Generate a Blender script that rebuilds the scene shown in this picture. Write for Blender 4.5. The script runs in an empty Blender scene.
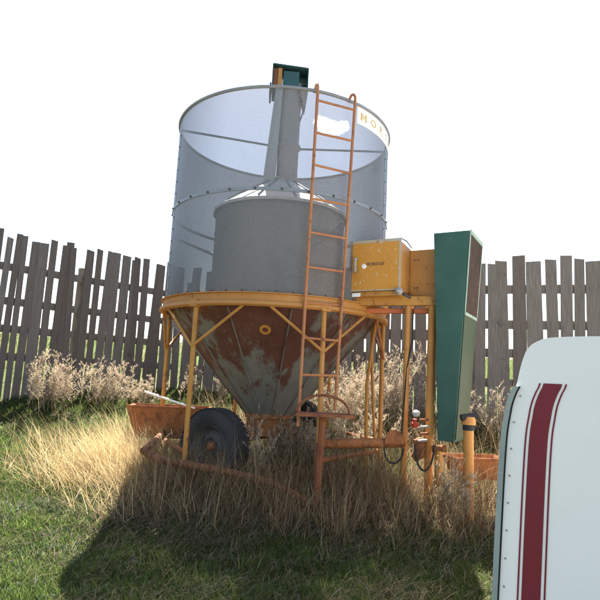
import bpy, math, random
import numpy as np
from mathutils import Vector, Matrix
random.seed(7); rng = np.random.default_rng(11)
sc = bpy.context.scene; C = sc.collection
R_ = math.radians

# ------------------------------------------------------------------ helpers
class MB:
    def __init__(s): s.v=[]; s.f=[]
    def add(s, vs, fs):
        n=len(s.v); s.v+= [tuple(p) for p in vs]; s.f+=[tuple(i+n for i in f) for f in fs]; return s
    def hexa(s, b, t):              # bottom quad, top quad (same winding)
        return s.add(list(b)+list(t), [(3,2,1,0),(4,5,6,7),(0,1,5,4),(1,2,6,5),(2,3,7,6),(3,0,4,7)])
    def box(s, o, a, b, c):         # corner o and three edge vectors
        o,a,b,c=map(Vector,(o,a,b,c))
        return s.hexa([o,o+a,o+a+b,o+b],[o+c,o+a+c,o+a+b+c,o+b+c])
    def cbox(s, cen, size, rz=0):
        cx,cy,cz=cen; w,d,h=size; u=Vector((math.cos(rz),math.sin(rz),0)); v=Vector((-math.sin(rz),math.cos(rz),0))
        return s.box(Vector(cen)-u*w/2-v*d/2-Vector((0,0,h/2)), u*w, v*d, Vector((0,0,h)))
    def tube(s, pts, r, n=10, closed=False, cap=True):
        pts=[Vector(p) for p in pts]; m=len(pts); vs=[]; rr=r if isinstance(r,(list,tuple)) else [r]*m
        prev=None
        for i,p in enumerate(pts):
            if closed: t=(pts[(i+1)%m]-pts[i-1])
            else: t=(pts[min(i+1,m-1)]-pts[max(i-1,0)])
            t.normalize()
            if prev is None:
                a=Vector((0,0,1)) if abs(t.z)<.9 else Vector((1,0,0)); x=t.cross(a).normalized()
            else: x=(prev-t*prev.dot(t)).normalized()
            prev=x; y=t.cross(x)
            for k in range(n):
                a=2*math.pi*k/n; vs.append(p+(x*math.cos(a)+y*math.sin(a))*rr[i])
        fs=[]
        for i in range(m if closed else m-1):
            j=(i+1)%m
            for k in range(n): l=(k+1)%n; fs.append((i*n+k,i*n+l,j*n+l,j*n+k))
        if cap and not closed: fs+= [tuple(range(n-1,-1,-1)), tuple(range((m-1)*n,m*n))]
        return s.add(vs,fs)
    def lathe(s, prof, n=48, cen=(0,0,0), axis=None, closed=False, a0=0):
        cen=Vector(cen); ax=Vector(axis or (0,0,1)).normalized()
        t=Vector((1,0,0)) if abs(ax.x)<.8 else Vector((0,1,0)); x=(t-ax*t.dot(ax)).normalized(); y=ax.cross(x)
        vs=[]; m=len(prof)
        for k in range(n):
            a=a0+2*math.pi*k/n; d=x*math.cos(a)+y*math.sin(a)
            for r,z in prof: vs.append(cen+d*r+ax*z)
        fs=[]
        for k in range(n):
            l=(k+1)%n
            for i in range(m if closed else m-1):
                j=(i+1)%m; fs.append((k*m+i,l*m+i,l*m+j,k*m+j))
        return s.add(vs,fs)
    def build(s, name, mat, parent=None, smooth=True, ang=35):
        me=bpy.data.meshes.new(name); me.from_pydata(s.v,[],s.f); me.update()
        if smooth:
            me.shade_smooth(); me.set_sharp_from_angle(angle=R_(ang))
        if mat: me.materials.append(mat)
        o=bpy.data.objects.new(name,me); C.objects.link(o)
        if parent: o.parent=parent
        return o
def bevel(o,w=.006,seg=2):
    m=o.modifiers.new('bevel','BEVEL'); m.width=w; m.segments=seg; m.limit_method='ANGLE'; return o
def tag(o,label=None,cat=None,group=None,kind=None):
    if label:o['label']=label
    if cat:o['category']=cat
    if group:o['group']=group
    if kind:o['kind']=kind
    return o
def empty(name,loc):
    o=bpy.data.objects.new(name,None); C.objects.link(o); o.location=loc; o.empty_display_size=.1
    return o
class Thing:                     # builds parts in world coordinates under an empty at the base
    def __init__(s,name,loc,*a,**k): s.e=empty(name,loc); s.loc=Vector(loc); tag(s.e,*a,**k)
    def part(s,mb,name,mat,par=None,**k):
        o=mb.build(name,mat,par or s.e,**k)
        if par is None: o.location=-s.loc
        return o
def gz(x,y):
    z=np.interp(y,[-9,-4,-2.5,-1,.4,1.3,2.4,3.6,8,14,45,600],[0,0,.02,.15,.36,.58,.78,.88,1.4,2.3,2.9,2.9])
    return z+.02*np.sin(x*2.1+y*.7)+.015*np.sin(x*.9-y*2.3)
# ------------------------------------------------------------------ materials
def newmat(name):
    m=bpy.data.materials.new(name); m.use_nodes=True; nt=m.node_tree
    return m,nt,nt.nodes['Principled BSDF']
def nd(nt,t,**k):
    n=nt.nodes.new(t)
    for a,b in k.items():
        if a in n.inputs: n.inputs[a].default_value=b
        else: setattr(n,a,b)
    return n
def noise(nt,scale,detail=6,rough=.6,vec=None,dist=0):
    n=nd(nt,'ShaderNodeTexNoise',Scale=scale,Detail=detail,Roughness=rough,Distortion=dist)
    if vec: nt.links.new(vec,n.inputs['Vector'])
    return n.outputs['Fac']
def ramp(nt,fac,a,b):
    n=nd(nt,'ShaderNodeMapRange'); n.inputs[1].default_value=a; n.inputs[2].default_value=b; n.clamp=True
    nt.links.new(fac,n.inputs[0]); return n.outputs[0]
def mix(nt,fac,a,b):
    n=nd(nt,'ShaderNodeMix',data_type='RGBA')
    for s,v in ((0,fac),(6,a),(7,b)):
        if isinstance(v,bpy.types.NodeSocket): nt.links.new(v,n.inputs[s])
        elif s==0: n.inputs[0].default_value=v
        else: n.inputs[s].default_value=(*v,1)
    return n.outputs[2]
def mth(nt,op,a,b=None,c=None):
    n=nd(nt,'ShaderNodeMath',operation=op)
    for i,v in enumerate((a,b,c)):
        if v is None: continue
        if isinstance(v,bpy.types.NodeSocket): nt.links.new(v,n.inputs[i])
        else: n.inputs[i].default_value=v
    return n.outputs[0]
def coords(nt,scale=(1,1,1)):
    t=nd(nt,'ShaderNodeTexCoord'); m=nd(nt,'ShaderNodeMapping'); m.inputs['Scale'].default_value=scale
    nt.links.new(t.outputs['Object'],m.inputs[0]); return m.outputs[0]
def bump(nt,bs,h,d=.3,dist=.01):
    b=nd(nt,'ShaderNodeBump',Strength=d,Distance=dist); nt.links.new(h,b.inputs['Height']); nt.links.new(b.outputs[0],bs.inputs['Normal'])
def worn(name,base,alt,rust=(.16,.055,.025),amt=.62,edge=.06,scale=9,rough=.5,streak=True,metal=0,chips=None,chamt=.66):
    m,nt,bs=newmat(name); v=coords(nt); vs=coords(nt,(1,1,.22))
    c=mix(nt,ramp(nt,noise(nt,3,4,.6,v),.35,.7),base,alt)
    if chips: c=mix(nt,ramp(nt,noise(nt,28,8,.7,v,.5),chamt,chamt+.04),c,chips)
    r=ramp(nt,mth(nt,'ADD',mth(nt,'MULTIPLY',noise(nt,scale,9,.72,v),.6),mth(nt,'MULTIPLY',noise(nt,scale*1.7,7,.7,vs),.4)),amt,amt+edge)
    c=mix(nt,r,c,rust); nt.links.new(c,bs.inputs['Base Color'])
    rr=mth(nt,'ADD',mth(nt,'MULTIPLY',r,.4),rough); nt.links.new(rr,bs.inputs['Roughness'])
    bs.inputs['Metallic'].default_value=metal; bs.inputs['Specular IOR Level'].default_value=.3
    bump(nt,bs,noise(nt,60,6,.7,v),.25,.004); return m
yellow=worn('yellow_paint',(.50,.235,.06),(.42,.18,.045),(.26,.09,.035),.55,.09,11,chips=(.5,.42,.33),chamt=.67)
yellow_door=worn('yellow_door_paint',(.60,.27,.035),(.54,.23,.03),(.30,.13,.06),.60,.06,8,chips=(.55,.5,.42),chamt=.60)
yellow_rust=worn('rusty_yellow_paint',(.50,.24,.05),(.42,.185,.04),(.20,.07,.035),.54,.1,10,chips=(.35,.22,.14))
ladder_m=worn('faded_red_paint',(.46,.18,.065),(.36,.14,.06),(.17,.07,.045),.53,.07,14,chips=(.5,.38,.32))
rust=worn('rust',(.28,.10,.04),(.17,.06,.03),(.11,.045,.03),.5,.14,8,.85)
rust_or=worn('orange_rust',(.34,.125,.04),(.25,.09,.03),(.15,.06,.03),.48,.12,11,.75,chips=(.36,.22,.13),chamt=.62)
hood_m=worn('teal_paint',(.035,.095,.095),(.05,.11,.11),(.08,.06,.04),.62,.05,9,.5)
green=worn('green_paint',(.022,.070,.052),(.036,.092,.068),(.09,.075,.045),.60,.07,7,.45,chips=(.12,.16,.12),chamt=.70)
green_old=worn('faded_olive_paint',(.04,.058,.03),(.06,.07,.036),(.14,.09,.05),.60,.08,6,.6)
galv=worn('galvanised_steel',(.28,.29,.31),(.22,.23,.25),(.2,.11,.07),.66,.06,7,.5,metal=.15)
galv_l=worn('pale_galvanised_steel',(.74,.74,.72),(.64,.64,.63),(.22,.12,.08),.64,.07,6,.5,metal=.05)
tube_m=worn('weathered_steel',(.60,.53,.50),(.50,.44,.42),(.30,.16,.11),.60,.1,5,.55,metal=.1)
darkm=worn('dark_steel',(.05,.05,.05),(.08,.07,.06),(.14,.06,.03),.55,.1,9,.6)
white_p=worn('white_paint',(.92,.88,.82),(.89,.85,.79),(.42,.33,.24),.63,.07,9,.35)
seal=worn('grey_green_seal',(.34,.38,.34),(.27,.30,.27),(.12,.10,.08),.60,.08,12,.7)
rail_m=worn('rusted_frame_paint',(.26,.10,.04),(.19,.07,.03),(.10,.045,.028),.47,.1,13,.75,chips=(.30,.17,.08),chamt=.62)
black=worn('black_rubber',(.02,.02,.02),(.03,.03,.03),(.06,.05,.04),.6,.1,9,.8)
rubber=worn('tyre_rubber',(.025,.025,.026),(.045,.042,.04),(.10,.08,.055),.55,.12,9,.85)
maroon=worn('maroon_paint',(.20,.018,.03),(.17,.016,.028),(.4,.3,.28),.75,.03,7,.4)
redp=worn('red_paint',(.45,.05,.03),(.36,.05,.03),(.14,.06,.04),.56,.06,16,.4)
silver=worn('dull_steel',(.42,.40,.37),(.30,.28,.26),(.22,.12,.07),.52,.1,22,.5,metal=.2)
ink=worn('dark_ink',(.06,.05,.04),(.05,.05,.04),(.3,.15,.05),.62,.05,20,.6)
letter_m=worn('faded_yellow_ink',(.72,.50,.14),(.66,.46,.18),(.75,.72,.62),.52,.1,16,.6)

def perforated(name,base,T0,scale=115):
    m,nt,bs=newmat(name); v=coords(nt)
    geo=nd(nt,'ShaderNodeNewGeometry'); dot=nd(nt,'ShaderNodeVectorMath',operation='DOT_PRODUCT')
    nt.links.new(geo.outputs['Incoming'],dot.inputs[0]); nt.links.new(geo.outputs['Normal'],dot.inputs[1])
    c=mth(nt,'ABSOLUTE',dot.outputs['Value'])       # holes close up in a thick sheet seen at a slant
    sp=nd(nt,'ShaderNodeSeparateXYZ'); nt.links.new(v,sp.inputs[0])
    ang=mth(nt,'ARCTAN2',sp.outputs[0],sp.outputs[1]); arc=mth(nt,'MULTIPLY',ang,scale*1.2)
    zz=mth(nt,'MULTIPLY',sp.outputs[2],scale)
    row=mth(nt,'MULTIPLY',mth(nt,'FLOOR',zz),.5)
    fx=mth(nt,'SUBTRACT',mth(nt,'FRACT',mth(nt,'ADD',arc,row)),.5); fz=mth(nt,'SUBTRACT',mth(nt,'FRACT',zz),.5)
    d=mth(nt,'SQRT',mth(nt,'ADD',mth(nt,'MULTIPLY',fx,fx),mth(nt,'MULTIPLY',fz,fz)))
    hole=ramp(nt,d,.48,.30)
    t=mth(nt,'MULTIPLY',ramp(nt,c,.06,.75),mth(nt,'ADD',mth(nt,'MULTIPLY',hole,T0*.45),T0*.78))
    # rolled sheets: panels differ a little in dirt
    pan=noise(nt,2.2,5,.6,coords(nt,(1,1,.4)))
    col=mix(nt,ramp(nt,pan,.3,.7),base,tuple(x*.72 for x in base))
    col=mix(nt,mth(nt,'MULTIPLY',ramp(nt,noise(nt,38,6,.8,coords(nt,(1,1,1.6))),.42,.62),.45),col,tuple(x*1.5 for x in base))
    col=mix(nt,mth(nt,'MULTIPLY',hole,.35),col,(.03,.03,.03))
    col=mix(nt,ramp(nt,noise(nt,5,9,.75,coords(nt,(1,1,.35))),.68,.74),col,(.30,.20,.15))
    nt.links.new(col,bs.inputs['Base Color']); bs.inputs['Roughness'].default_value=.55; bs.inputs['Metallic'].default_value=.15
    tr=nd(nt,'ShaderNodeBsdfTransparent'); mx=nd(nt,'ShaderNodeMixShader')
    nt.links.new(t,mx.inputs[0]); nt.links.new(bs.outputs[0],mx.inputs[1]); nt.links.new(tr.outputs[0],mx.inputs[2])
    nt.links.new(mx.outputs[0],nt.nodes['Material Output'].inputs['Surface']); return m
perf=perforated('perforated_steel',(.17,.164,.158),.235,105)
perf_in=perforated('fine_perforated_steel',(.30,.29,.275),.03,60)

def hopper_mat():
    m,nt,bs=newmat('rusty_hopper_sheet'); v=coords(nt); vs=coords(nt,(1.6,1.6,.35))
    sp=nd(nt,'ShaderNodeSeparateXYZ'); nt.links.new(v,sp.inputs[0])
    grey=mix(nt,ramp(nt,noise(nt,4,7,.7,vs),.35,.65),(.135,.13,.112),(.185,.178,.155))
    n1=mth(nt,'ADD',mth(nt,'MULTIPLY',noise(nt,1.9,6,.6,coords(nt,(1.5,1.5,.8)),.3),.62),mth(nt,'MULTIPLY',noise(nt,6,8,.7,vs),.38))
    h=mth(nt,'MULTIPLY',ramp(nt,sp.outputs[2],.95,1.6),.17)    # rust sits where grain lay against the upper sheets
    ang=mth(nt,'ARCTAN2',sp.outputs[0],mth(nt,'MULTIPLY',sp.outputs[1],-1))      # two front sheets have lost their zinc
    front=mth(nt,'MULTIPLY',mth(nt,'MULTIPLY',ramp(nt,ang,-.50,-.42),ramp(nt,ang,.36,.28)),ramp(nt,sp.outputs[2],1.12,1.5))
    h=mth(nt,'ADD',mth(nt,'MULTIPLY',h,.75),mth(nt,'MULTIPLY',front,.10))
    r=ramp(nt,mth(nt,'ADD',n1,h),.565,.625)
    rc=mix(nt,ramp(nt,noise(nt,9,8,.7,v),.35,.7),(.085,.028,.018),(.13,.05,.032))
    nt.links.new(mix(nt,r,grey,rc),bs.inputs['Base Color']); bs.inputs['Roughness'].default_value=.7
    bump(nt,bs,noise(nt,40,6,.7,v),.2,.004); return m
hop_m=hopper_mat()
def wood_mat():
    m,nt,bs=newmat('weathered_boards'); v=coords(nt); vs=coords(nt,(16,16,.7))
    oi=nd(nt,'ShaderNodeAttribute',attribute_name='tint')
    c=mix(nt,ramp(nt,noise(nt,5,8,.7,vs),.3,.7),(.14,.115,.095),(.30,.255,.215))
    c2=mix(nt,oi.outputs['Fac'],c,(.13,.095,.075))
    c3=mix(nt,ramp(nt,noise(nt,3,6,.7,v),.62,.75),c2,(.07,.05,.042))
    nt.links.new(c3,bs.inputs['Base Color']); bs.inputs['Roughness'].default_value=.85; bs.inputs['Specular IOR Level'].default_value=.15
    bump(nt,bs,noise(nt,6,8,.8,vs),.5,.01); return m
wood=wood_mat()
def plant_mat(name,cols,trans=.35):
    m,nt,bs=newmat(name); a=nd(nt,'ShaderNodeAttribute',attribute_name='tint')
    cr=nd(nt,'ShaderNodeValToRGB'); el=cr.color_ramp.elements
    for i,c in enumerate(cols):
        p=i/(len(cols)-1)
        e=el[0] if i==0 else (el[-1] if i==len(cols)-1 else el.new(p))
        e.position=p; e.color=(*c,1)
    nt.links.new(a.outputs['Fac'],cr.inputs[0]); nt.links.new(cr.outputs[0],bs.inputs['Base Color'])
    bs.inputs['Roughness'].default_value=.7; bs.inputs['Specular IOR Level'].default_value=.15
    tl=nd(nt,'ShaderNodeBsdfTranslucent'); nt.links.new(cr.outputs[0],tl.inputs[0])
    mx=nd(nt,'ShaderNodeMixShader',Fac=trans); nt.links.new(bs.outputs[0],mx.inputs[1]); nt.links.new(tl.outputs[0],mx.inputs[2])
    nt.links.new(mx.outputs[0],nt.nodes['Material Output'].inputs['Surface']); return m
grass_m=plant_mat('green_grass',[(.022,.036,.013),(.042,.068,.018),(.105,.155,.03),(.17,.195,.07)],.6)
thatch_m=plant_mat('dead_grass',[(.05,.032,.02),(.10,.068,.04),(.18,.135,.08),(.15,.125,.09)],.25)
straw_m=plant_mat('bleached_straw',[(.18,.11,.05),(.34,.24,.11),(.48,.37,.19),(.58,.48,.30)],.35)
tall_m=plant_mat('tall_dead_grass',[(.07,.04,.022),(.17,.105,.052),(.34,.245,.13),(.50,.40,.25)],.3)
weed_m=plant_mat('dry_weed',[(.15,.10,.065),(.29,.215,.14),(.44,.35,.24),(.54,.46,.34)],.3)
leaf_m=plant_mat('pale_leafy_weed',[(.06,.085,.05),(.10,.13,.085),(.15,.18,.13)],.3)
def ground_mat():
    m,nt,bs=newmat('ground'); v=coords(nt)
    c=mix(nt,ramp(nt,noise(nt,1.1,6,.6,v),.4,.62),(.065,.075,.03),(.10,.075,.05))
    sp=nd(nt,'ShaderNodeSeparateXYZ'); nt.links.new(v,sp.inputs[0])
    far=ramp(nt,sp.outputs[1],2.5,4.5)
    fc=mix(nt,ramp(nt,noise(nt,.5,7,.7,v),.42,.62),(.07,.11,.025),(.14,.13,.06))
    c=mix(nt,far,c,fc); c=mix(nt,ramp(nt,noise(nt,25,8,.75,v),.5,.7),c,(.05,.05,.022))
    nt.links.new(c,bs.inputs['Base Color']); bs.inputs['Roughness'].default_value=.95; bs.inputs['Specular IOR Level'].default_value=.05
    bump(nt,bs,noise(nt,22,8,.7,v),.8,.03); return m

# ------------------------------------------------------------------ ground
def axis_pts(lo,hi,step,far):
    a=list(np.arange(lo,hi+1e-6,step)); s=step; x=hi
    while x<far: s*=1.35; x+=s; a.append(x)
    s=step; x=lo
    while x>-far: s*=1.35; x-=s; a.insert(0,x)
    return np.array(a)
gx=axis_pts(-9,9,.15,600); gy=axis_pts(-7,16,.15,600)
GX,GY=np.meshgrid(gx,gy); GZ=gz(GX,GY)
mb=MB(); mb.v=list(zip(GX.ravel().tolist(),GY.ravel().tolist(),GZ.ravel().tolist())); nx=len(gx)
mb.f=[(j*nx+i,j*nx+i+1,(j+1)*nx+i+1,(j+1)*nx+i) for j in range(len(gy)-1) for i in range(nx-1)]
tag(mb.build('ground',ground_mat()),kind='structure')

# ------------------------------------------------------------------ the grain dryer
ZT,ZS,ZB=3.956,2.942,1.95; R=1.2
u=Vector((.845,-.535,0)); v=Vector((.535,.845,0)); Z=Vector((0,0,1))
D=Thing('grain_dryer',(0,0,float(gz(0,0))),'round perforated steel grain dryer on rusty yellow frame, see-through bin above a rusty hopper','grain dryer')
D.part(MB().lathe([(R,ZB-.02),(R,ZB+.33),(R,ZB+.66),(R,ZS),(R,ZS+.5),(R,ZT)],n=128),'bin_wall',perf)
rp=[(R*math.sin(a)*1.005,-R*math.cos(a)*1.005,ZT) for a in np.linspace(0,2*math.pi,129)[:-1]]
D.part(MB().tube(rp,.017,8,closed=True),'top_rim',galv)
# bolted seam band
band=D.part(MB().lathe([(R+.001,ZS-.018),(R+.008,ZS-.016),(R+.008,ZS+.016),(R+.001,ZS+.018)],n=128),'seam_band',galv)
def bolts(name,pts,r,h,mat,par=None):      # each bolt an object of its own
    for p,n in pts: D.part(MB().tube([Vector(p),Vector(p)+Vector(n)*h],[r,r*.8],6),name,mat,par=par)
bp=[]
for k in range(30):
    a=2*math.pi*k/30; n=Vector((math.sin(a),-math.cos(a),0)); bp.append((n*(R+.008)+Z*ZS,n))
bolts('seam_bolt',bp,.012,.012,darkm,band)
bp=[]
for a in (R_(66),R_(186),R_(-54-15)):
    n=Vector((math.sin(a),-math.cos(a),0))
    for z in np.arange(ZB+.1,ZT-.12,.13):
        bp.append((n*(R+.001)+Z*z,n))
bolts('wall_bolt',bp,.008,.008,darkm)
for a in (R_(66),R_(186),R_(-69)):
    seamb=MB(); pts=[]
    for da in (-.012,.012):
        n=Vector((math.sin(a+da),-math.cos(a+da),0)); pts.append(n)
    p0,p1=pts
    seamb.hexa([p0*(R+.0005)+Z*ZB,p1*(R+.0005)+Z*ZB,p1*(R+.003)+Z*ZB,p0*(R+.003)+Z*ZB],[p0*(R+.0005)+Z*(ZT-.02),p1*(R+.0005)+Z*(ZT-.02),p1*(R+.003)+Z*(ZT-.02),p0*(R+.003)+Z*(ZT-.02)])
    D.part(seamb,'vertical_seam',galv,smooth=False)
# name band with letters
def arcband(r0,r1,a0,a1,z0,z1,n=40):
    b=MB(); vs=[]; fs=[]
    for i in range(n+1):
        a=a0+(a1-a0)*i/n; d=Vector((math.sin(a),-math.cos(a),0))
        vs+=[d*r0+Z*z0,d*r1+Z*z0,d*r1+Z*z1,d*r0+Z*z1]
    for i in range(n):
        for k in range(4): l=(k+1)%4; fs.append((i*4+k,i*4+l,i*4+4+l,i*4+4+k))
    fs+=[(3,2,1,0),(n*4,n*4+1,n*4+2,n*4+3)]
    return b.add(vs,fs)
sign=D.part(arcband(R+.001,R+.005,R_(36),R_(112),ZT-.195,ZT-.018),'name_band',white_p)
def text_mesh(s,size,bold=.0,ex=.001):
    cu=bpy.data.curves.new('lettering','FONT'); cu.body=s; cu.size=size; cu.align_x='CENTER'; cu.align_y='CENTER'; cu.offset=bold; cu.extrude=ex
    o=bpy.data.objects.new('lettering',cu); C.objects.link(o); dg=bpy.context.evaluated_depsgraph_get()
    me=bpy.data.meshes.new_from_object(o.evaluated_get(dg)); bpy.data.objects.remove(o)
    return me
def letter_M(h):
    b=MB(); w=h*.48; t=h*.2
    def st(x0,x1,xa,xb):
        b.hexa([(x0-t/2,-h/2,0),(x0+t/2,-h/2,0),(x0+t/2,-h/2,.002),(x0-t/2,-h/2,.002)] if 0 else [(x0,-h/2,0),(x0+t,-h/2,0),(xa+t,h/2,0),(xa,h/2,0)],[(x0,-h/2,.002),(x0+t,-h/2,.002),(xa+t,h/2,.002),(xa,h/2,.002)])
    st(-w,0,-w,0); st(w-t,0,w-t,0)
    for sg in (-1,1):
        p=[(sg*(w-t),h/2),(sg*(w-t)*1.0,h/2-t*1.3),(0,-h*.25-t*.3),(0,-h*.25+t)]
        if sg>0: p=p[::-1]
        b.hexa([(x,y,.0003) for x,y in p],[(x,y,.0016) for x,y in p])
    me=bpy.data.meshes.new('letter'); me.from_pydata(b.v,[],b.f); me.update(); return me
for i,ch in enumerate('MORIDGE'):
    me=text_mesh(ch,.112,.0012) if ch!='M' else letter_M(.08); a0=R_(40.5+i*8.2)
    for p in me.vertices:
        a=a0+p.co.x*1.15/R; r=R+.0065+p.co.z; zz=ZT-.108+p.co.y
        p.co=Vector((math.sin(a)*r,-math.cos(a)*r,zz))
    me.name='letter'; me.materials.clear(); me.materials.append(letter_m)
    o=bpy.data.objects.new('letter',me); C.objects.link(o); o.parent=sign
# inner plenum, cone roof, auger tube, spout, hood
pl=D.part(MB().lathe([(.73,1.9),(.73,3.02)],n=96),'plenum',perf_in)
for zq in (2.22,2.49,2.76): D.part(MB().lathe([(.731,zq),(.735,zq+.002),(.735,zq+.014),(.731,zq+.016)],n=96),'plenum_hoop',galv,par=pl)
D.part(MB().lathe([(.76,2.995),(.755,3.03),(.62,3.13),(.30,3.34),(.17,3.43),(.13,3.44)],n=96),'plenum_roof',galv_l)
for k in range(12):
    a=k*math.pi/6+.2; d=Vector((math.sin(a),-math.cos(a),0)); D.part(MB().tube([d*.755+Z*3.045,d*.62+Z*3.143,d*.18+Z*3.43],.009,5),'roof_rib',galv)
tb=D.part(MB().lathe([(.17,3.40),(.165,3.47),(.125,3.50),(.122,3.62),(.122,4.66),(.0,4.66)],n=32,cen=(.045,0,0)),'auger_tube',tube_m)
D.part(MB().lathe([(.12,3.855),(.145,3.86),(.145,3.89),(.12,3.895)],n=32,cen=(.045,0,0)),'tube_collar',tube_m)
# downspout slanting beside the tube
b=MB().hexa([(-.23,-.13,3.36),(-.09,-.13,3.42),(-.09,.08,3.42),(-.23,.08,3.36)],[(-.13,-.13,4.66),(-.05,-.13,4.66),(-.05,.08,4.66),(-.13,.08,4.66)])
bevel(D.part(b,'downspout',galv_l,smooth=False),.006)
D.part(MB().tube([(-.20,-.14,3.4),(-.11,-.14,4.65)],.008,6),'downspout_flange',galv_l)
# hood: an open-bottomed green cover
def hood():
    b=MB(); x0,x1,y0,y1,z0,z1=-.19,.235,-.17,.2,4.55,4.80; t=.012
    b.box((x0,y0,z0),(t,0,0),(0,y1-y0,0),(0,0,z1-z0+.03))           # left cheek
    b.box((x1-t,y0,z0),(t,0,0),(0,y1-y0,0),(0,0,z1-z0))             # right cheek
    b.hexa([(x0+t,y0,z1+.02),(x1-t,y0,z1-.008),(x1-t,y1,z1-.008),(x0+t,y1,z1+.02)],[(x0+t,y0,z1+.034),(x1-t,y0,z1+.004),(x1-t,y1,z1+.004),(x0+t,y1,z1+.034)])
    b.box((x0+t,y1-t,z0),(x1-x0-2*t,0,0),(0,t,0),(0,0,z1-z0-.012))  # back
    b.box((x0+t+.12,y0+.03,z0+.02),(x1-x0-.24,0,0),(0,t,0),(0,0,z1-z0-.06))
    return b
hd=D.part(hood(),'spout_hood',hood_m,smooth=False)
D.part(MB().box((-.12,-.16,4.58),(.045,0,0),(0,.02,0),(0,0,.2)),'hood_brace',yellow_rust,par=hd,smooth=False)
D.part(MB().box((-.175,-.15,4.58),(.05,0,0),(0,.02,0),(0,0,.2)),'hood_brace',rust,par=hd,smooth=False)
D.part(MB().hexa([(.20,-.12,4.36),(.215,-.12,4.36),(.215,.1,4.36),(.20,.1,4.36)],[(.13,-.14,4.57),(.24,-.14,4.57),(.24,.12,4.57),(.13,.12,4.57)]),'chute_skirt',tube_m,smooth=False)
D.part(MB().box((-.215,-.1,4.47),(.02,0,0),(0,.2,0),(0,0,.16)),'hood_flap',darkm,smooth=False)
D.part(MB().tube([(.215,-.05,4.38),(.155,-.03,4.18),(.15,-.02,3.95)],.010,6),'spout_strut',galv)
D.part(MB().tube([(-.06,0,3.88),(-1.16,-.30,3.865)],.013,8),'tie_rod',galv)
D.part(MB().tube([(.15,0,3.87),(1.18,-.16,3.84)],.013,8),'tie_rod',galv)
for k in range(3):
    a=R_(30+120*k); d=Vector((math.sin(a),-math.cos(a),0)); D.part(MB().tube([d*.73+Z*2.55,d*(R-.01)+Z*2.72],.018,8),'plenum_strut',galv)
# ring beam
D.part(MB().lathe([(R-.02,ZB+.012),(R+.045,ZB+.012),(R+.045,ZB+.004),(R+.022,ZB),(R+.022,ZB-.065),(R+.05,ZB-.07),(R+.055,ZB-.10),(R+.03,ZB-.115),(R-.02,ZB-.11),(R-.03,ZB-.01)],n=96,closed=True),'ring_beam',yellow)
bp=[]
for k in range(48):
    a=2*math.pi*k/48; n=Vector((math.sin(a),-math.cos(a),0)); bp.append((n*(R+.001)+Z*(ZB+.03),n))
bolts('ring_bolt',bp,.009,.012,rust)
# hopper, twelve folded sheets with ribs on the joints
NH=12
def hp(k,r,z): a=2*math.pi*(k+.25)/NH; return Vector((math.sin(a)*r,-math.cos(a)*r,z))
b=MB(); vs=[]; fs=[]
HZ=[(1.17,ZB-.05),(1.15,1.84),(.80,1.45),(.52,1.12),(.24,.80)]
for r,z in HZ:
    for k in range(NH): vs.append(hp(k,r,z))
for i in range(len(HZ)-1):
    for k in range(NH): l=(k+1)%NH; fs.append((i*NH+k,(i+1)*NH+k,(i+1)*NH+l,i*NH+l))
b.add(vs,fs); hop=D.part(b,'hopper',hop_m,smooth=False)
ribm=worn('hopper_rib_steel',(.17,.16,.14),(.12,.09,.07),(.10,.045,.03),.50,.1,6,.7)
for k in range(NH): D.part(MB().tube([hp(k,r+.003,z-.003) for r,z in HZ[1:]],.009,5),'hopper_rib',ribm,par=hop)
a=R_(-5); n=Vector((math.sin(a)*.75,-math.cos(a)*.75,-.66)).normalized()
ph=Vector((math.sin(a)*.935,-math.cos(a)*.935,1.66))
D.part(MB().lathe([(.028,0),(.055,0),(.055,.02),(.028,.02)],n=20,cen=ph,axis=n,closed=True),'sight_port',yellow_rust)
D.part(MB().lathe([(.25,.84),(.262,.80),(.262,.78),(.24,.77),(.24,.63),(.27,.62),(.27,.60),(.0,.60)],n=32),'hopper_collar',rust_or)
# legs and braces
LEG=[22,82,142,-158,-98,-38]
def ring(a,r,z): return Vector((math.sin(R_(a))*r,-math.cos(R_(a))*r,z))
for i,a in enumerate(LEG):
    z0=float(gz(*ring(a,1.2,0)[:2]))-.05
    D.part(MB().tube([ring(a,R+.002,ZB-.11),ring(a,R,z0)],.0235,10),'leg',yellow if a in(22,82) else yellow_rust)
    D.part(MB().cbox(ring(a,R+.02,ZB-.085),(.09,.06,.07),R_(a)),'leg_bracket',yellow_rust,smooth=False)
    for s in (-1,1):
        m=ring(a+s*24,R+.01,ZB-.11)
        D.part(MB().tube([ring(a,R+.02,1.46),m],.014,8),'brace',yellow_rust if a<0 else ladder_m if a==82 else yellow)
# lower girdle rails between legs, and the trailer frame along u
for i in range(6):
    a,b2=LEG[i],LEG[(i+1)%6]
    if i in (5,): continue
    D.part(MB().tube([ring(a,R,.50+(.1 if i in(1,2,3) else 0)),ring(b2,R,.50+(.1 if i in (1,2,3) else 0))],.024,8),'lower_rail',rust_or)
f0=Vector((-1.12,-.90,.49))
D.part(MB().tube([f0,f0+Vector((.18,-.07,-.065)),f0+Vector((.75,-.22,-.11)),f0+Vector((1.15,-.30,-.17)),f0+Vector((1.6,-.36,-.36))],.034,10),'frame_rail',rail_m)
D.part(MB().tube([f0+Vector((0,0,0)),(-1.15,.15,.55),(-.9,1.0,.62)],.034,10),'frame_rail',rail_m)
D.part(MB().tube([(.44,-1.2,.655),(1.2,-1.18,.70)],.042,12),'unload_auger',rust_or)
D.part(MB().tube([(.44,-1.2,.66),(.44,-1.2,.15)],.03,10),'frame_post',rust)
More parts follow.
